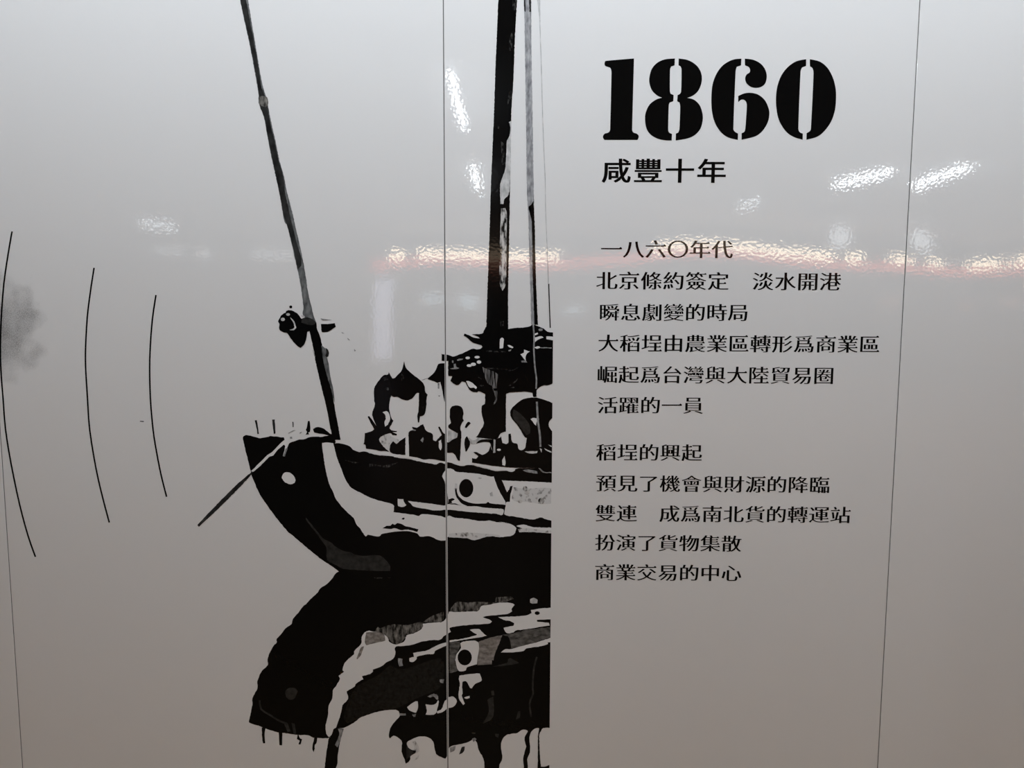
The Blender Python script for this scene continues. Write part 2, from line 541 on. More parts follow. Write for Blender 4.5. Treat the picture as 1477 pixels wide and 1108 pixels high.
art('gleam', block, PALE_INK, 5, [ell('a', 190, 430, 32, 26), ell('a', 270, 355, 30, 20),
                                 'a 300,400 350,440 380,500 395,560 350,595 290,590 350,570 365,540 350,480', 'a 470,370 510,372 530,395 490,400'])
art('lashing', block, FAINT_INK, 5, ['a 480,420 560,400 650,430 700,480 640,520 540,500 470,480'])
art('frayed_end', block, GREY_INK, 4, ['a 765,415 830,425 940,440 800,447', 'a 1080,620 1130,645 1090,645', 'a 1170,710 1215,745 1180,735', 'a 1270,880 1300,900 1285,920'])

mast = art('mast', boat, INK, 3, [
    's 230,-700 200,-20 185,350 170,700 157,1108 t 140,400 125,750 115,1108 u 105,300 90,700 80,1050 d 575,140 560,400 550,980 550,1108 e 545,210 505,240 510,350 530,430 530,490 490,560 470,600 428,655 '
    '560,670 700,680 760,600 828,580 830,90 d 835,1000 855,400 855,130 u 298,1060 297,700 305,300 310,0 t 315,800 320,600 325,300 330,0 s 350,800 365,380 387,-20 424,-700'])
art('worn_streak', mast, PALE_INK, 4, [
    't 305,110 330,100 325,300 320,600 315,720 300,840 260,880 250,930 220,930 218,740 250,640 270,570 280,400 285,300 310,250 320,170'], label='pale worn streak down the right of the mast')
art('worn_streak', mast, WORN_INK, 4, [
    't 225,975 270,970 290,1050 u 285,0 280,300 280,440 270,640 240,690 215,620 210,450 220,330 215,200 222,0'])
art('weathering', mast, GRAIN_INK, 4, ['s 340,-20 380,-20 370,100 345,110', 's 305,420 330,330 345,310 335,500 312,510', 's 300,940 325,900 340,945 290,1050', 't 225,300 250,330 262,520 235,545', 'd 750,40 800,30 800,90 760,100', 't 185,140 210,150 205,180 185,175'])
pole = art('stay_pole', boat, POLE_INK, 2, [
    's 430,-700 450,-20 460,150 465,500 475,1108 t 480,400 485,800 500,1108 u 510,400 520,700 525,1025 593,1025 580,700 570,400 t 560,1108 550,600 540,0 s 530,500 526,-20 518,-700'])
art('dark_side', pole, INK, 3, ['t 500,970 525,940 550,900 562,1108 u 566,200 570,400 580,700 595,1030 560,1030 548,700 542,480 532,0'])
art('dark_flank', pole, SPAR_INK, 3, ['s 505,-20 526,-20 527,120 510,120', 's 452,-20 470,-20 470,120 460,110', 't 500,960 525,940 530,1000 505,1000'])
art('rigging_line', boat, PALE_INK, 2, ['s 585,-20 615,-20 620,240 605,150', ribbon('s 613,200 630,700 640,1108 t 655,400 668,700 672,1000 u 688,300 700,620', 1.0)])
art('rigging_tail', boat, SPAR_INK, 2, [ribbon('u 703,620 710,850 718,1060', 1.7)])

sail = art('furled_sail', boat, INK, 4, [
    'd 575,105 540,150 510,198 375,205 450,235 485,262 400,250 330,215 275,198 265,225 310,250 380,310 440,335 500,352 517,372 492,398 440,405 385,398 330,420 250,460 180,485 120,500 60,480 '
    '-20,470 -20,560 60,560 60,760 112,765 90,830 130,860 180,885 220,860 240,832 290,850 340,940 380,970 440,980 470,965 550,1000 600,1040 700,1030 830,1000 880,980 1000,975 1100,970 1180,985 1190,1040 1240,1040 1235,990 '
    '1250,935 1330,885 1380,885 1460,840 1460,180 1385,175 1330,130 1250,95 1180,75 1150,100 1050,115 930,122 870,135 855,130'])
art('light_gap', sail, PAPER, 5, [
    'd 298,830 330,825 390,860 440,910 430,935 400,915 345,915 315,870', ell('d', 320, 520, 30, 18), ell('d', 445, 510, 36, 17), ell('d', 470, 575, 30, 22),
    ell('d', 395, 605, 35, 22), ell('d', 340, 622, 34, 18), 'd 750,270 775,250 800,270 797,330 790,390 745,395', 'd 850,350 890,355 930,380 920,395 870,375',
    'd 1070,410 1150,435 1110,460 1090,510 1095,560 1060,520 1020,470 1070,450', 'd 1200,200 1250,180 1260,200 1210,225',
    'd 1205,250 1300,230 1330,250 1250,280 1210,315', 'd 1365,230 1460,240 1460,287 1370,270', 'd 1200,375 1270,365 1290,385 1240,398'])
art('sail_fold', sail, GREY_INK, 5, [
    'd 175,545 215,530 260,530 250,545 185,558', ell('d', 1290, 145, 28, 17), 'd 1290,378 1437,382 1437,392 1290,390', 'd 860,415 900,405 890,430 865,432', 'd 1030,560 1090,550 1110,580 1040,578',
    'd 85,665 140,650 130,600 160,600 170,640 210,655 150,672', 'd 110,550 130,560 130,590 112,580'])
art('loose_fibre', sail, FIBRE_INK, 5, ['d 515,640 560,660 640,690 720,740 722,830 705,960 670,955 640,890 580,850 540,740', 'e 645,0 720,0 715,60 700,180 655,230 650,215 690,150 670,60'])
art('seam_line', sail, GRAIN_INK, 5, ['d 570,420 820,432 820,445 570,440', 'd 560,650 820,662 900,680 1000,640 1000,652 905,695 815,680 560,662', 'd 440,765 480,780 520,800 500,810', 'd 860,890 920,850 990,790 960,840 880,900', 'd 890,915 960,895 930,925', 'd 470,880 540,885 500,900'])
art('sheet_rope', boat, GREY_INK, 6, [ribbon('d 1190,60 1205,250 1200,400 1215,650 1235,800 1230,930', 2.2), ribbon('e 1240,180 1248,330 1255,450 1280,620 1288,780', 2.8)])
art('pennant', boat, INK, 3, ['b 1180,165 1210,152 1300,150 1300,640 1280,735 1260,650 1240,540 1215,430 1170,445 1100,415 1030,395 1020,378 1100,310 1150,240',
                            'b 1235,0 1270,45 1300,60 1300,110 1235,112'])
art('pennant_tail', boat, GREY_INK, 2, ['b 1175,450 1200,450 1200,535 1175,530', 'b 930,400 1020,372 1020,380 940,408', 'b 1180,640 1220,640 1200,660'])

# people on deck, printed as dark shapes
c1 = art('crew_figure', boat, INK, 3, [
    'b 432,285 460,340 490,380 520,375 560,330 610,280 640,220 665,115 690,210 740,270 820,335 910,405 970,480 990,590 1025,622 1010,660 1000,800 985,900 960,940 905,955 893,1050 875,1050 865,950 885,850 890,602 860,600 800,670 740,705 690,715 620,690 560,660 510,664 470,640 450,700 435,820 450,900 470,980 502,1022 '
    'c 545,505 580,535 660,548 655,562 590,562 660,592 655,612 600,610 560,580 500,595 420,630 390,680 430,750 470,800 540,862 470,852 400,850 320,830 190,815 180,760 150,745 165,690 170,580 260,555 310,520 300,490 260,420 215,330 235,320 300,400 345,470 290,330 290,250 325,150 '
    'b 210,720 205,600 220,500 290,400 350,330 415,322'])
art('light_patch', c1, PAPER, 4, ['c 440,260 500,240 540,280 555,370 520,450 480,475 470,420 490,360 480,300'])
art('cloth_fold', c1, GRAIN_INK, 4, ['b 340,370 400,350 420,400 360,415', 'b 375,520 425,520 440,555 400,555', 'b 620,330 650,260 660,380 625,420', 'b 930,820 970,800 960,880'])
art('crew_figure', boat, INK, 3, ['c 600,700 640,735 660,745 700,700 790,640 790,912 700,905 600,890 550,850 560,760'])
art('bundle', boat, PATCH_INK, 2, ['c 400,640 460,610 540,590 590,640 700,680 650,745 560,740 560,830 540,860 470,800 430,745 390,690'])
c2 = art('crew_figure', boat, INK, 3, [
    'c 888,480 960,495 1020,460 1060,443 1080,490 1110,550 1200,590 1210,680 1250,700 1300,650 1340,610 1290,490 1310,478 1370,580 1420,600 1420,1010 1330,1000 1200,975 1130,975 1050,985 930,945 835,935 835,570 890,535 940,540 900,512'])
art('light_patch', c2, PAPER, 4, ['c 1295,700 1330,680 1345,780 1325,842 1300,800'])
art('cloth_fold', c2, GREY_INK, 4, ['c 1020,685 1060,640 1065,680 1050,722', 'c 900,515 950,530 940,545 905,540'])
art('crew_figure', boat, INK, 3, [
    'e 85,280 110,245 160,230 230,245 262,310 255,400 267,430 245,460 220,540 235,580 232,700 225,800 215,970 190,960 150,890 110,860 20,860 20,720 65,720 110,690 180,650 185,600 140,575 65,530 65,490 95,460 80,380',
    'e 300,530 280,522 310,460 340,445 362,470 330,500', 'e 310,640 340,690 350,750 310,840 290,842 275,740 290,660'])
art('bundle', boat, PALE_INK, 2, ['e 60,560 130,575 180,600 185,640 120,690 60,720', 'e 330,650 380,690 420,690 480,650 600,670 640,690 480,720 400,745 350,730'])
c4 = art('crew_figure', boat, INK, 3, [
    'e 690,690 740,660 765,640 780,730 830,745 860,720 860,610 890,605 915,720 980,740 1000,810 1050,825 1085,790 1105,665 1070,640 1000,520 900,390 885,320 920,250 1030,160 1120,130 1200,125 1300,140 1460,200 1460,380 1405,440 1400,510 1460,620 '
    '1460,1080 1200,1065 950,1060 700,1040 500,1010 375,990 380,930 430,940 460,905 400,860 400,848 450,855 510,885 570,865 605,820 620,760 655,862 690,860'])
art('light_patch', c4, PAPER, 4, ['e 1155,410 1200,395 1272,410 1240,440 1232,500 1200,470', 'e 780,960 810,900 825,1000 815,1037 780,1020', ell('e', 735, 820, 26, 15)])
art('cloth_fold', c4, FAINT_INK, 4, ['e 930,280 1010,330 1140,480 1150,600 1100,630 1000,490 920,390'])
art('sandal', c4, PATCH_INK, 4, ['e 1080,845 1150,838 1250,838 1242,865 1150,870', 'e 1280,800 1310,810 1300,860', 'e 1340,800 1437,845 1437,860 1360,825', 'e 1390,750 1437,765 1437,785'])
art('deck_gear', boat, INK, 3, ['e 430,740 480,690 560,680 660,682 690,640 700,720 650,730 560,715 480,727', 'e 600,700 690,690 690,860 655,862 620,740'])
art('deck_post', boat, PALE_INK, 4, ['e 665,680 690,690 688,860 660,860'])

# ------------------------------------------------------------------ the boat's reflection in the water
refl = art('reflection', boat, INK, 0.4, [
    'F 488.6,824.7 k 1200,125 1130,200 1030,270 1000,320 900,410 860,460 800,510 740,590 670,670 650,740 570,800 530,850 490,900 450,940 455,990 410,1030 370,1108 '
    'l 380,60 330,195 335,270 250,360 195,490 200,560 185,610 130,710 130,800 110,900 85,1020 95,1045 200,1075 '
    'q 210,430 330,480 430,510 480,525 600,535 720,555 870,560 940,590 1130,600 1200,560 1260,470 1350,460 1477,395 '
    'z 560,690 640,665 700,658 725,665 p 305,400 315,460 255,530 200,610 180,710 195,740 240,705 300,730 340,770 345,800 340,900 375,1000 390,1055 440,1015 455,950 520,915 490,885 430,870 405,800 430,770 520,725 600,712 680,730 735,780 750,850 770,930 830,970 890,990 910,950 '
    '935,850 1020,820 1120,800 1200,770 1235,740 1280,790 1300,880 1360,990 1375,1130 1380,1600 r 480,1680 510,1130 520,1060 560,960 545,850 540,750 570,670 620,620 700,600 780,590 840,545 920,545 935,570 890,650 895,730 912,790 880,900 870,1000 880,1130 930,1680 '
    '980,1680 940,1130 930,980 965,880 970,790 960,660 990,570 1040,525 1095,515 1105,530 1085,640 1085,850 1080,1130 1290,1130 1290,1045 1200,1085 1130,1085 1115,900 1105,640 1130,560 1165,515 1290,515 F 800,840 640,840 520,830'])
art('water_band', refl, PAPER, 2, [
    'm 450,280 385,360 380,450 290,540 280,590 170,690 130,790 155,820 75,880 95,920 50,1000 l 1240,560 1200,610 1195,720 1145,810 1140,920 1110,1050 q 1105,450 1115,540 1150,585 1185,550 1210,480 1240,460 1270,380 1310,260 1330,160 1405,75 1390,0 '
    'm 190,1080 290,1020 310,980 405,920 390,880 500,850 535,820 530,795 650,750 710,700 800,650 835,580 825,510 850,485 930,480 1050,465 1150,430 1250,410 1350,400 1430,395 1477,350 '
    'n 40,690 95,660 75,610 100,600 260,575 450,560 610,550 640,520 600,495 520,465 560,450 720,435 850,420 910,385 905,350 945,300 900,275 780,270 680,280 600,300 500,310 460,380 400,385 200,395 75,390 '
    'm 1477,150 1350,165 1190,185 1185,250 1080,310 980,340 960,410 900,440 830,460 750,420 740,370 690,330 640,290 560,290'])
art('water_streak', refl, PAPER, 2, [
    'n 350,630 460,620 500,650 540,690 570,710 470,735 300,760 75,800 75,775 280,745 430,705 440,690 380,660',
    'n 725,465 800,460 950,455 1100,440 1170,410 1160,370 1290,350 1450,335 1450,490 1330,500 1240,500 1245,525 1320,530 1400,540 1410,575 1300,590 1200,610 1060,630 960,640 930,665 850,680 810,640 800,605 860,590 930,580 940,545 880,515 800,500',
    'n 760,935 820,890 900,890 1000,860 1180,815 1300,780 1450,730 1450,795 1380,800 1390,820 1300,850 1100,880 1060,915 950,930'])
art('water_streak', refl, PALE_INK, 2, ['n 1150,230 1200,205 1250,235 1245,280 1180,285 1150,265'])
art('ripple', refl, INK, 3, [ell('n', 1245, 410, 34, 24), 'n 1240,510 1300,500 1450,490 1450,540 1320,528'])
art('water_tone', refl, WASH_INK, 2, ['n 780,700 870,690 960,670 1060,640 1200,620 1450,595 1450,730 1300,770 1180,812 1000,858 900,880 880,760 850,720',
                                     'n 75,795 215,790 215,850 170,960 150,1030 o 150,150 195,255 80,290 75,100'])
art('water_tone', refl, TAUPE_INK, 2, ['n 465,790 600,745 690,720 780,705 740,810 690,930 660,1040 o 640,110 640,170 450,180 440,120'])
art('water_tone', refl, STREAK_INK, 3, [
    'm 640,240 800,190 1000,200 1160,155 1200,170 1190,240 1080,300 960,335 980,350 900,440 840,455 760,410 700,330 560,285 600,225',
    'm 1200,165 1300,90 1477,20 1477,152', 'n 70,392 100,340 180,260 300,270 460,260 690,275 600,300 500,315 460,380', 'n 680,270 700,200 900,190 930,220 800,265'])
art('water_tone', refl, TAUPE_INK, 3, ['m 445,300 560,292 650,300 690,335 700,410 560,440 450,470 425,420', 'm 415,480 375,600 325,657 318,640 375,500'])
ph = art('mirrored_porthole', refl, PAPER, 3, [
    'n 220,810 260,790 400,775 455,795 470,850 465,930 450,1000 o 440,170 360,190 310,210 290,250 240,265 195,250 165,170 150,90 n 155,1030 170,960 215,900 230,870'])
art('mirrored_opening', refl, INK, 4, [ell('n', 280, 1000, 95, 106, 20)])
art('mirrored_gear', refl, PAPER, 2, [
    'o 210,320 330,300 480,290 505,370 490,400 420,430 370,490 350,480 320,420 290,390 250,400 245,470 250,560 240,590 280,690 260,712 230,670 200,620 200,540 215,420 200,360',
    'o 270,615 300,600 345,590 345,617 310,628', 'o 60,605 130,600 175,650 160,700 120,740 60,748', 'p 915,245 880,270 850,350 830,380 780,400 790,425 850,410 900,370 925,340',
    'p 540,275 500,280 405,345 440,390 520,420 545,350', 'p 640,310 690,320 760,310 790,270 800,260 805,290 790,350 770,420 720,445 640,440 655,400 650,360',
    'm 1020,640 1080,625 1070,570 1250,540 1350,490 1420,455 1520,430 1520,470 1370,540 1340,585 1250,590 1120,620 1110,660 1060,695 1020,680'])
art('mirrored_glint', refl, GREY_INK, 2, ['m 870,640 930,650 925,690 935,740 890,752 870,700', 'p 660,215 740,180 790,200 800,250 775,250 740,215 700,225', 'p 815,0 870,0 860,50 825,40', 'p 470,440 520,430 515,465 490,470', 'p 310,425 390,425 395,450 320,455', 'p 1220,740 1250,725 1275,745 1240,785',
                                         'p 945,850 1015,830 1000,890 945,915'])
art('mirrored_eye', refl, FAINT_INK, 2, ['l 570,620 620,575 700,580 735,620 710,680 690,720 640,735 580,700'])
art('mirrored_rope', refl, FAINT_INK, 2, [ribbon('l 225,740 250,860 370,940 500,1020 590,1050', 2.6), 'q 550,400 600,400 640,510 600,520', 'q 650,400 690,400 715,540 680,540',
                                        ribbon('o 1240,70 1200,230 1185,480 1190,560 1145,690 1165,870', 2.6), 'o 860,100 900,90 1005,150 960,165 830,185 640,200 840,150', 'o 630,520 665,515 675,580 640,580',
                                        'o 580,640 660,600 660,870 520,960 600,800', 'o 990,800 1020,790 1015,880 960,905', 'r 450,600 510,600 500,660 460,640', 'r 105,580 165,580 160,605 110,600'])
art('lower_hull_tone', refl, DEEP_INK, 1, ['m 300,1040 420,960 620,860 760,740 900,790 1100,740 1400,640 1477,700 1477,900 p 800,120 620,200 480,260 360,330 250,365 150,385 z 640,655 560,690 495,720 480,690 500,620'])
for sp in ('q 255,455 305,455 292,560 300,668 272,668 260,600', 'q 480,500 532,500 525,690 490,692', 'q 735,540 765,600 792,612 772,680 745,682 758,632 722,612', 'q 955,590 995,590 985,660 962,690 960,735 945,790 928,735'):
    art('mirrored_peg', refl, INK, 1, [sp])
sp_r = art('mirrored_spar', refl, INK, 2, ['q 1210,480 1250,460 1345,475 1320,560 1290,680 1265,830 1262,930 1235,1030 1170,1500 1030,1500 1090,1030 1108,850 1130,700 1145,610 1180,570'])
art('mirrored_spar_side', refl, GREY_INK, 3, ['q 1270,470 1340,480 1295,640 1265,720 1230,690 1285,560'])
art('water_shade', boat, PATCH_INK, 2, ['p 470,785 512,765 555,840 560,900 510,922 475,890 500,850', 'p 490,1015 560,940 545,990'])
art('water_shade', boat, SPAR_INK, 2, ['p 1058,940 1090,850 1130,835 1115,905', 'p 400,800 440,870 520,890 515,915 450,960 400,1000'])

# ------------------------------------------------------------------ the three arcs and the dark smudge at the left
arc_specs = [('C 92,73 60,260 30,470 12,700 4,900 6,1100 F 4.5,575 D 43,0 85,260 150,570 215,810 270,967', 'longest curved black line, furthest from the boat, beside the left joint'),
             ('C 716,350 690,520 665,720 652,950 652,1108 F 126.3,575 D 683,0 730,290 780,510 832,706', 'middle one of the three curved black lines'),
             ('C 1187,557 1160,740 1145,930 1139,1108 F 217,575 D 1165,0 1190,160 1225,340 1268,510', 'shortest curved black line, nearest to the boat')]
for sp, lab in arc_specs:
    pts = ribbon(sp, 2.3)
    q = [wall_at(*p) for p in pts]
    bm = bmesh.new()
    fill(bm, [q], -0.00022)
    cx = sum(p[0] for p in q) / len(q)
    zz = min(p[1] for p in q)
    o = link_mesh('curved_line', bm_mesh('curved_line', bm), INK)
    o.data.transform(Matrix.Translation((-cx, 0, -zz)))
    o.location = (cx, 0, zz)
    tag(o, lab, 'line', 'curved lines spreading from the boat', 'thing')

dm, nt, b = new_mat('sprayed_ink')
L = nt.links.new
b.inputs['Base Color'].default_value = (0.01, 0.01, 0.01, 1)
b.inputs['Roughness'].default_value = 0.045
gloss_bump(nt, b)
geo = nt.nodes.new('ShaderNodeNewGeometry')
cxs, czs = wall_at(-6, 472)
n = nt.nodes.new('ShaderNodeTexNoise')
n.inputs['Scale'].default_value = 520
n.inputs['Detail'].default_value = 3
n3 = nt.nodes.new('ShaderNodeTexNoise')
n3.inputs['Scale'].default_value = 26
n3.inputs['Detail'].default_value = 3
sub = nt.nodes.new('ShaderNodeVectorMath')
sub.operation = 'SUBTRACT'
sub.inputs[1].default_value = (cxs, 0, czs)
scl = nt.nodes.new('ShaderNodeVectorMath')
scl.operation = 'MULTIPLY'
scl.inputs[1].default_value = (1 / 0.105, 0, 1 / 0.115)
ln = nt.nodes.new('ShaderNodeVectorMath')
ln.operation = 'LENGTH'


def mth(op, a, bb=None):
    m = nt.nodes.new('ShaderNodeMath')
    m.operation = op
    m.use_clamp = op == 'SUBTRACT'
    for i, v in enumerate((a, bb)):
        if v is None:
            continue
        if isinstance(v, (int, float)):
            m.inputs[i].default_value = v
        else:
            L(v, m.inputs[i])
    return m.outputs[0]


L(geo.outputs['Position'], n.inputs['Vector'])
L(geo.outputs['Position'], n3.inputs['Vector'])
L(geo.outputs['Position'], sub.inputs[0])
L(sub.outputs[0], scl.inputs[0])
L(scl.outputs[0], ln.inputs[0])
edge = mth('ADD', ln.outputs['Value'], mth('MULTIPLY', mth('ADD', n3.outputs['Fac'], -0.5), 1.5))
fall = mth('SUBTRACT', 1.0, edge)
grain = mth('MULTIPLY', mth('SUBTRACT', n.outputs['Fac'], 0.30), 2.2)
tr = nt.nodes.new('ShaderNodeBsdfTransparent')
mx = nt.nodes.new('ShaderNodeMixShader')
L(mth('MULTIPLY', mth('MULTIPLY', fall, grain), 0.9), mx.inputs[0])
L(tr.outputs[0], mx.inputs[1])
L(b.outputs[0], mx.inputs[2])
L(mx.outputs[0], nt.nodes['Material Output'].inputs[0])
bm = bmesh.new()
r0 = [(-0.9 + 0.003, czs - 0.17), (cxs + 0.15, czs - 0.17), (cxs + 0.15, czs + 0.17), (-0.9 + 0.003, czs + 0.17)]
fill(bm, [r0], -0.0001)
o = link_mesh('ink_smudge', bm_mesh('ink_smudge', bm), dm)
o.data.transform(Matrix.Translation((0.9, 0, -czs)))
o.location = (-0.9, 0, czs)
tag(o, 'soft grey speckled smudge by the longest arc at the left edge', 'smudge', kind='thing')
bm = bmesh.new()
fill(bm, [[wall_at(*p) for p in [(202, 607.2), (207.5, 607.4), (207.5, 608.8), (202, 608.4)]]], -0.0001)
o = link_mesh('ink_fleck', bm_mesh('ink_fleck', bm), INK)
tag(o, 'tiny dark fleck just left of the shortest arc', 'mark', kind='thing')

# ------------------------------------------------------------------ the year in stencil numerals
hx, hz = wall_at(870, 202)
head = tag(empty('year_heading', (hx, 0, hz)), 'large black stencil numerals 1860 at the top of the text panel', 'lettering', kind='thing')
numerals = [
    ['T 275,90 125,103 120,108 118,120 122,130 135,135 148,140 153,150 155,170 148,465 145,478 135,486 120,490 111,500 110,513 118,524 292,524 299,515 299,500 288,490 275,486 267,478 265,465'],
    ['T 493,90 440,95 400,112 370,145 357,190 358,225 372,262 400,288 425,299 395,308 358,335 337,380 334,420 342,465 365,497 400,517 440,526 476,527 477,492 463,485 457,470 460,340 465,325 484,318 486,285 470,278 466,262 467,150 473,133 491,127',
     'T 513,90 560,98 600,120 625,150 636,185 633,225 615,265 585,290 558,300 595,310 625,340 640,385 640,425 628,465 600,497 560,516 497,527 498,490 510,485 517,465 521,345 517,325 505,318 507,285 520,278 526,265 528,150 523,133 512,127'],
    ['T 847,91 800,97 750,125 715,170 693,230 687,300 690,370 705,430 735,480 775,510 828,524 829,490 812,480 804,465 816,160 822,135 845,127',
     'T 865,91 910,97 950,118 974,150 982,185 975,220 955,240 925,247 895,240 873,220 867,195 875,175 890,165 893,150 885,135 866,127',
     'T 830,290 860,277 895,273 935,282 970,310 990,350 996,385 987,430 960,475 920,505 848,523 848,488 863,480 868,460 876,345 872,322 860,310 845,310 830,323'],
    ['T 1192,94 1140,105 1095,135 1060,180 1038,240 1031,305 1036,375 1052,430 1085,480 1125,508 1173,523 1174,490 1158,483 1150,465 1162,160 1170,138 1191,130',
     'T 1211,94 1265,107 1305,140 1333,190 1348,245 1351,300 1345,365 1325,425 1290,475 1250,507 1193,523 1194,488 1210,478 1217,465 1231,170 1226,143 1212,132']]
for specs in numerals:
    bm = bmesh.new()
    for sp in specs:
        fill(bm, [[wall_at(*p) for p in smooth(outline(sp), sub=4, sharp=48)]], -0.00022)
    link_mesh('numeral', bm_mesh('numeral', bm), INK, head)

# ------------------------------------------------------------------ writing
LINES = [('一八六〇年代', (882, 359), (1041.8, 359.8)), ('北京條約簽定　淡水開港', (875.2, 404.7), (1197.5, 406.3)), ('瞬息劇變的時局', (878.9, 450.5), (1064.8, 450.9)),
         ('大稻埕由農業區轉形爲商業區', (877.4, 495), (1254.2, 496.7)), ('崛起爲台灣與大陸貿易圈', (875.8, 540.2), (1188.2, 541.8)), ('活躍的一員', (876.4, 584.5), (999.8, 584.8)),
         ('稻埕的興起', (874.3, 652.5), (997.9, 653)), ('預見了機會與財源的降臨', (874.3, 697), (1182, 699.5)), ('雙連　成爲南北貨的轉運站', (873.3, 740.3), (1212.2, 742.9)),
         ('扮演了貨物集散', (872.7, 782.7), (1054.9, 784.2)), ('商業交易的中心', (872.1, 825.3), (1054.9, 826.9))]
REIGN = ('咸豐十年', (889, 246.2), (1026.4, 246.5))
allch = []
for s, _, _ in LINES + [REIGN]:
    for ch in s:
        if ch != '　' and ch not in allch:
            allch.append(ch)


def glyph_outlines(chars):
    """stroke outlines of every character, in units of its square"""
    cu = bpy.data.curves.new('writing', 'FONT')
    cu.body = ''.join(chars)
    cu.resolution_u = 4
    o = bpy.data.objects.new('writing', cu)
    COL.objects.link(o)
    bpy.context.view_layer.update()
    for s in bpy.context.selected_objects:
        s.select_set(False)
    o.select_set(True)
    bpy.context.view_layer.objects.active = o
    bpy.ops.object.convert(target='CURVE')
    o = bpy.context.view_layer.objects.active
    cu = o.data
    loops = []
    for s in cu.splines:
        pts = []
        bp = s.bezier_points
        nb = len(bp)
        for i in range(nb):
            a, b2 = bp[i], bp[(i + 1) % nb]
            p0, p1, p2, p3 = a.co, a.handle_right, b2.handle_left, b2.co
            chord = (p3 - p0).length
            bent = chord > 1e-6 and ((p1 - p0).cross(p3 - p0).length + (p2 - p0).cross(p3 - p0).length) / chord > 0.002
            k = 5 if bent else 1
            for j in range(k):
                t = j / k
                v = (1 - t)**3 * p0 + 3 * (1 - t)**2 * t * p1 + 3 * (1 - t) * t * t * p2 + t**3 * p3
                if not pts or hypot(v.x - pts[-1][0], v.y - pts[-1][1]) > 1e-5:
                    pts.append((v.x, v.y))
        if len(pts) > 2 and hypot(pts[0][0] - pts[-1][0], pts[0][1] - pts[-1][1]) < 1e-5:
            pts.pop()
        if len(pts) > 2:
            loops.append(pts)
    xs = [p[0] for lp in loops for p in lp]
    adv = 1.0
    res = {c: [] for c in chars}
    for lp in loops:
        i = int(floor((min(p[0] for p in lp) + max(p[0] for p in lp)) / 2 / ADV))
        i = max(0, min(len(chars) - 1, i))
        res[chars[i]].append([(x - (i + 0.5) * ADV, y - 0.38 * ADV) for x, y in lp])
    bpy.data.objects.remove(o)
    return {c: [[(x / ADV, y / ADV) for x, y in lp] for lp in v] for c, v in res.items()}


def signed(lp):
    return sum(lp[i - 1][0] * lp[i][1] - lp[i][0] * lp[i - 1][1] for i in range(len(lp))) / 2


def inside(p, lp):
    c = False
    for i in range(len(lp)):
        a, b2 = lp[i - 1], lp[i]
        if (a[1] > p[1]) != (b2[1] > p[1]) and p[0] < (b2[0] - a[0]) * (p[1] - a[1]) / (b2[1] - a[1]) + a[0]:
            c = not c
    return c


def reweight(lp, dv, dh, sgn):
    """thicken the uprights by dv and the level strokes by dh"""
    out = []
    n = len(lp)
    for i in range(n):
        a, p, b2 = lp[i - 1], lp[i], lp[(i + 1) % n]
        e1 = (p[0] - a[0], p[1] - a[1])
        e2 = (b2[0] - p[0], b2[1] - p[1])
        l1, l2 = hypot(*e1) or 1e-9, hypot(*e2) or 1e-9
        n1 = (e1[1] / l1 * sgn, -e1[0] / l1 * sgn)
        n2 = (e2[1] / l2 * sgn, -e2[0] / l2 * sgn)
        mx_ = n1[0] if abs(n1[0]) > abs(n2[0]) else n2[0]
        mz_ = n1[1] if abs(n1[1]) > abs(n2[1]) else n2[1]
        out.append((p[0] + dv * mx_, p[1] + dh * mz_))
    return out


def char_shapes(loops, dv, dh, serif):
    """the reweighted outlines, with small triangles closing the level strokes"""
    if not loops:
        return []
    big = max(loops, key=lambda l: abs(signed(l)))
    so = 1 if signed(big) > 0 else -1
    # outlines run anticlockwise, counters clockwise
    loops = [l if so > 0 else l[::-1] for l in loops]
    outs = [l for l in loops if signed(l) > 0]
    shapes = [reweight(l, dv, dh, 1) for l in loops]
    if serif:
        for l in outs:
            n = len(l)
            for i in range(n):
                a, b2 = l[i], l[(i + 1) % n]
                if abs(a[0] - b2[0]) > 0.012 or not 0.035 < abs(a[1] - b2[1]) < 0.1:
                    continue
                pa, pb = l[i - 1], l[(i + 2) % n]
                if a[0] - pa[0] < 0.14 or b2[0] - pb[0] < 0.14 or abs(pa[1] - a[1]) > 0.02 or abs(pb[1] - b2[1]) > 0.02:
                    continue
                probe = (max(a[0], b2[0]) + 0.012, (a[1] + b2[1]) / 2)
                probe2 = (max(a[0], b2[0]) - 0.02, (a[1] + b2[1]) / 2)
                if any(o2 is not l and (inside(probe, o2) or inside(probe2, o2)) for o2 in outs):
                    continue
                yt = max(a[1], b2[1]) + dh
                yb = min(a[1], b2[1]) - dh
                x = max(a[0], b2[0])
                s = min(1.0, (x - pa[0]) / 0.5) * 0.5 + 0.5
                shapes.append([(x - 0.115 * s, yt - 0.004), (x + 0.012, yb), (x + 0.012, yt + 0.004), (x - 0.045 * s, yt + 0.058 * s)])
    return shapes


# width of one square of the writing, from two neighbours
def _advance():
    cu = bpy.data.curves.new('width', 'FONT')
    o = bpy.data.objects.new('width', cu)
    COL.objects.link(o)
    ws = []
    for s in ('一', '一一一一一'):
        cu.body = s
        bpy.context.view_layer.update()
        ws.append(o.dimensions.x)
    bpy.data.objects.remove(o)
    return (ws[1] - ws[0]) / 4


ADV = _advance()
GL = glyph_outlines(allch)


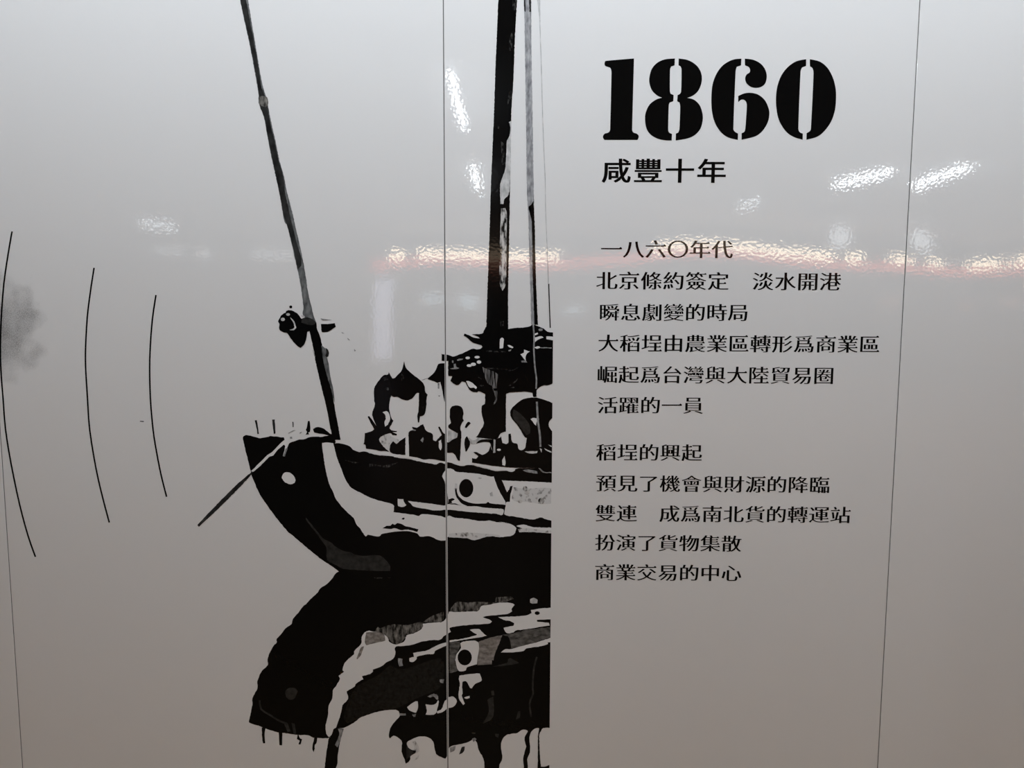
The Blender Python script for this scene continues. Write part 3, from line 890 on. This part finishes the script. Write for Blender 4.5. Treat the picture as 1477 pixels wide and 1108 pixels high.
def write_line(name, text, p0, p1, wide, tall, dv, dh, serif, label, cat, group):
    a = wall_at(*p0)
    c = wall_at(*p1)
    nstep = len(text) - 1
    pitch = (c[0] - a[0]) / nstep
    root = empty(name, (a[0] - pitch / 2, 0, a[1]))
    tag(root, label, cat, group, 'thing')
    for i, ch in enumerate(text):
        if ch == '　':
            continue
        cx = a[0] + pitch * i
        cz = a[1] + (c[1] - a[1]) * i / nstep
        bm = bmesh.new()
        fill(bm, [[(cx + x * wide * pitch, cz + z * tall * pitch) for x, z in lp] for lp in char_shapes(GL[ch], dv, dh, serif)], -0.00022, False)
        link_mesh('character', bm_mesh('character', bm), INK, root)
    return root


write_line('era_heading', *REIGN, 0.95, 0.79, 0.020, 0.010, False, 'four bold black characters right under the big numerals', 'lettering', None)
LABELS = ['topmost line of small text, six characters with a round ring, under pink glare',
          'second line of the upper paragraph, with a wide gap after its sixth character',
          'seven-character line just above the longest line of the text',
          'longest line of the text, thirteen characters without a gap',
          'eleven-character line directly below the longest line of the text',
          'last line of the upper paragraph, five characters, one a single flat stroke',
          'first line of the lower paragraph, five characters under the blank space',
          'eleven-character line without a gap in the lower paragraph',
          'line of the lower paragraph with a wide gap after its second character',
          'seven-character line, second from the bottom of the lower paragraph',
          'bottom line of the text, seven characters, lowest writing on the panel']
for (txt, p0, p1), lab in zip(LINES, LABELS):
    write_line('text_line', txt, p0, p1, 0.985, 0.87, 0.019, -0.009, True, lab, 'lettering', 'lines of the printed text')

# ------------------------------------------------------------------ lamps of the hall
TUBE_COL = (0.86, 0.955, 1.06)
tube_far = glow('tube_cool', (0.88, 0.95, 1.0), FAR_L)
tube_dim = glow('tube_dimmer', (0.88, 0.95, 1.0), 11.0)
white_mat = plain('lamp_housing', (0.7, 0.7, 0.7), 0.5)


def lamp(p0, p1, mat, label, r=0.026):
    p0, p1 = Vector(p0), Vector(p1)
    mid = (p0 + p1) / 2
    root = tag(empty('ceiling_lamp', (mid.x, mid.y, ZC)), label, 'lamp', 'tube lamps on the ceiling', 'thing')
    ax = (p1 - p0).normalized()
    sd = Vector((-ax.y, ax.x, 0))
    bm = bmesh.new()
    vs = []
    for z, ww in ((ZC, 0.05), (p0.z + 0.035, 0.05)):
        for s, e in ((-1, p0 - ax * 0.04), (1, p0 - ax * 0.04), (1, p1 + ax * 0.04), (-1, p1 + ax * 0.04)):
            q = e + sd * s * ww
            vs.append(bm.verts.new((q.x, q.y, z)))
    for f in ((0, 1, 2, 3), (7, 6, 5, 4), (0, 4, 5, 1), (1, 5, 6, 2), (2, 6, 7, 3), (3, 7, 4, 0)):
        bm.faces.new([vs[i] for i in f])
    bmesh.ops.recalc_face_normals(bm, faces=bm.faces[:])
    link_mesh('housing', bm_mesh('housing', bm), white_mat, root)
    bm = bmesh.new()
    tube_bm(bm, p0, p1, r)
    link_mesh('tube', bm_mesh('tube', bm), mat, root)
    bm = bmesh.new()
    for e, s in ((p0, -1), (p1, 1)):
        tube_bm(bm, e + ax * s * 0.001, e + ax * s * 0.02, r * 1.1)
    link_mesh('end_cap', bm_mesh('end_cap', bm), white_mat, root)


def washer(x, y, z, length, width, L, tilt, label):
    """a wall-washing lamp: a tilted trough under the ceiling with its lit face towards the panels"""
    root = tag(empty('wall_washer_lamp', (x, y, ZC)), label, 'lamp', 'lamps lighting the printed panels', 'thing')
    ld = bpy.data.lights.new('lit_face', 'AREA')
    ld.shape = 'RECTANGLE'
    ld.size, ld.size_y = length, width
    ld.energy = L * pi * length * width
    ld.color = TUBE_COL
    lo = bpy.data.objects.new('lit_face', ld)
    COL.objects.link(lo)
    lo.parent = root
    lo.location = (0, 0, z - ZC)
    lo.rotation_euler = (tilt, 0, 0)
    bm = bmesh.new()
    R = Matrix.Translation((x, y, z)) @ Matrix.Rotation(tilt, 4, 'X')
    for dims in ((-length / 2 - 0.02, length / 2 + 0.02, -width / 2 - 0.012, width / 2 + 0.012, 0.006, 0.03),
                 (-length / 2 - 0.02, length / 2 + 0.02, -width / 2 - 0.012, -width / 2 - 0.004, -0.01, 0.006),
                 (-length / 2 - 0.02, length / 2 + 0.02, width / 2 + 0.004, width / 2 + 0.012, -0.01, 0.006)):
        box_bm(bm, *dims)
    bmesh.ops.transform(bm, matrix=R, verts=bm.verts[:])
    link_mesh('trough', bm_mesh('trough', bm), white_mat, root)
    for k in (-1, 1):
        bm = bmesh.new()
        tube_bm(bm, (x + k * length * 0.35, y, z + 0.015), (x + k * length * 0.35, y, ZC), 0.008)
        link_mesh('hanger', bm_mesh('hanger', bm), steel_mat, root)


for x, lab in ((-0.85, 'trough lamp above the panels, on the side of the arcs'), (0.25, 'trough lamp above the panels, over the mast'), (1.35, 'trough lamp above the panels, on the side of the blank panel')):
    washer(x, -0.86, 2.95, 0.95, 0.075, NEAR_L, math.radians(33), lab)
FAR = [((-0.28, -3.55, 3.0), (-0.27, -5.07, 3.0), 'tube lamp mirrored as the bright slanted streak left of the mast'),
       ((-0.30, -6.81, 3.0), (-0.33, -8.6, 3.0), 'tube lamp mirrored as the small streak touching the mast'),
       ((-6.80, -12.47, 3.0), (-6.66, -13.58, 3.0), 'tube lamp mirrored as the short streak above the middle arc'),
       ((4.19, -8.29, 3.0), (4.36, -7.1, 3.0), 'tube lamp mirrored left of the right-hand joint'),
       ((5.10, -8.06, 3.0), (4.86, -6.54, 3.0), 'second tube lamp, added for the doubled reflection right of the right-hand joint'),  # added twin of the tube before it, which two panels mirror at once
       ((4.00, -11.83, 3.0), (4.05, -10.85, 3.0), 'tube lamp mirrored as the faint dash above the first text line')]
for a, c, lab in FAR:
    lamp(a, c, tube_dim if 'dash' in lab or 'above the middle' in lab else tube_far, lab)


# ------------------------------------------------------------------ lit fronts across the hall
def across(px, py, depth):
    """the point of the hall, that far from the wall, which the wall mirrors at a pixel of the photograph"""
    d = _f + (px - 738.5) / FPX * _r + (py - 554.0) / FPX * _d
    t = (DIST + depth) / d.y
    return CAMX + d.x * t, CAMZ + d.z * t


DEP = 14.9
red_m = glow('red_sign_light', (1.0, 0.16, 0.10), RED_L)
warm_m = glow('warm_light', (1.0, 0.80, 0.56), WARM_L)
pink_m = glow('pink_light', (1.0, 0.55, 0.42), 1.5)
cool_m = glow('cool_light', (0.66, 0.88, 1.0), 3.2)
lav_m = glow('lavender_light', (0.80, 0.80, 1.0), 3.0)
dim_m = glow('dim_white_light', (0.90, 0.96, 1.0), 3.5)
blob_m = glow('globe_light', (0.92, 0.97, 1.0), 4.5)
sx0, sz = across(535, 384, DEP)
sx1, _ = across(1500, 384, DEP)
sign = tag(empty('shop_sign', ((sx0 + sx1) / 2, -DEP, sz)), 'long lit sign band across the hall, mirrored as a red strip through the text', 'sign', kind='thing')
box('red_band', (sx0, sx1, -DEP - 0.06, -DEP, sz - 0.07, sz + 0.07), red_m, sign)
for x0, x1 in ((564, 586), (606, 806), (945, 1200), (1222, 1246), (1284, 1312), (1340, 1356), (1398, 1450), (1468, 1490)):
    a, _ = across(x0, 372, DEP)
    c, _ = across(x1, 372, DEP)
    box('warm_panel', (a, c, -DEP - 0.04, -DEP + 0.02, sz + 0.09, sz + 0.25), warm_m, sign)
box('sign_case', (sx0 - 0.05, sx1 + 0.05, -DEP - 0.22, -DEP - 0.06, sz - 0.12, sz + 0.30), steel_mat, sign)


def front(name, pa, pb, mat, label, cat, group=None):
    x0, z1 = across(*pa, DEP)
    x1, z0 = across(*pb, DEP)
    root = tag(empty(name, ((x0 + x1) / 2, -DEP - 0.1, z0)), label, cat, group, 'thing')
    box('lit_face', (x0, x1, -DEP - 0.10, -DEP - 0.08, z0, z1), mat, root)
    box('case', (x0 - 0.03, x1 + 0.03, YF + 0.004, -DEP - 0.10, z0 - 0.03, z1 + 0.03), steel_mat, root, 0.006)


front('light_box', (541, 402), (574, 520), lav_m, 'tall pale light box across the hall, mirrored left of the middle joint', 'light box')
for a, c, lab in (((618, 431), (637, 443), 'small cool screen mirrored left of the middle joint'), ((657, 431), (684, 447), 'small cool screen mirrored just right of the middle joint'),
                  ((816, 447), (850, 455), 'small cool screen mirrored right of the mast')):
    front('lit_screen', a, c, cool_m, lab, 'screen', 'cool screens across the hall')
for a, c, lab in (((1272, 430), (1292, 442), 'dim pink light mirrored left of the right-hand joint'), ((1388, 430), (1406, 442), 'second dim pink light, added for the doubled reflection right of the right-hand joint'), ((1462, 428), (1480, 442), 'dim pink light mirrored at the right edge')):  # the middle one is an added twin, for the first one's doubled mirror image
    front('pink_sign', a, c, pink_m, lab, 'sign', 'pink lights across the hall')
for a, c, lab in (((218, 358), (262, 363), 'dim white strip light mirrored left of the spar, furthest left'), ((282, 361), (302, 369), 'dim white strip light mirrored left of the spar, middle one'), ((362, 361), (420, 368), 'dim white strip light mirrored right beside the spar')):
    front('strip_light', a, c, dim_m, lab, 'lamp', 'white strip lights across the hall')
for px, lab in ((1212, 'round white lamp mirrored left of the right-hand joint'), (1330, 'second round white lamp, added for the doubled reflection right of the right-hand joint')):  # a single lamp mirrored twice; the second globe is added for the other image
    x, z = across(px, 344, 12.6)
    root = tag(empty('globe_lamp', (x, -12.6, ZC)), lab, 'lamp', 'round lamps across the hall', 'thing')
    bm = bmesh.new()
    bmesh.ops.create_uvsphere(bm, u_segments=20, v_segments=12, radius=0.2, matrix=Matrix.Translation((x, -12.6, z)))
    link_mesh('globe', bm_mesh('globe', bm), blob_m, root)
    bm = bmesh.new()
    tube_bm(bm, (x, -12.6, z + 0.19), (x, -12.6, ZC), 0.012)
    link_mesh('stem', bm_mesh('stem', bm), steel_mat, root)
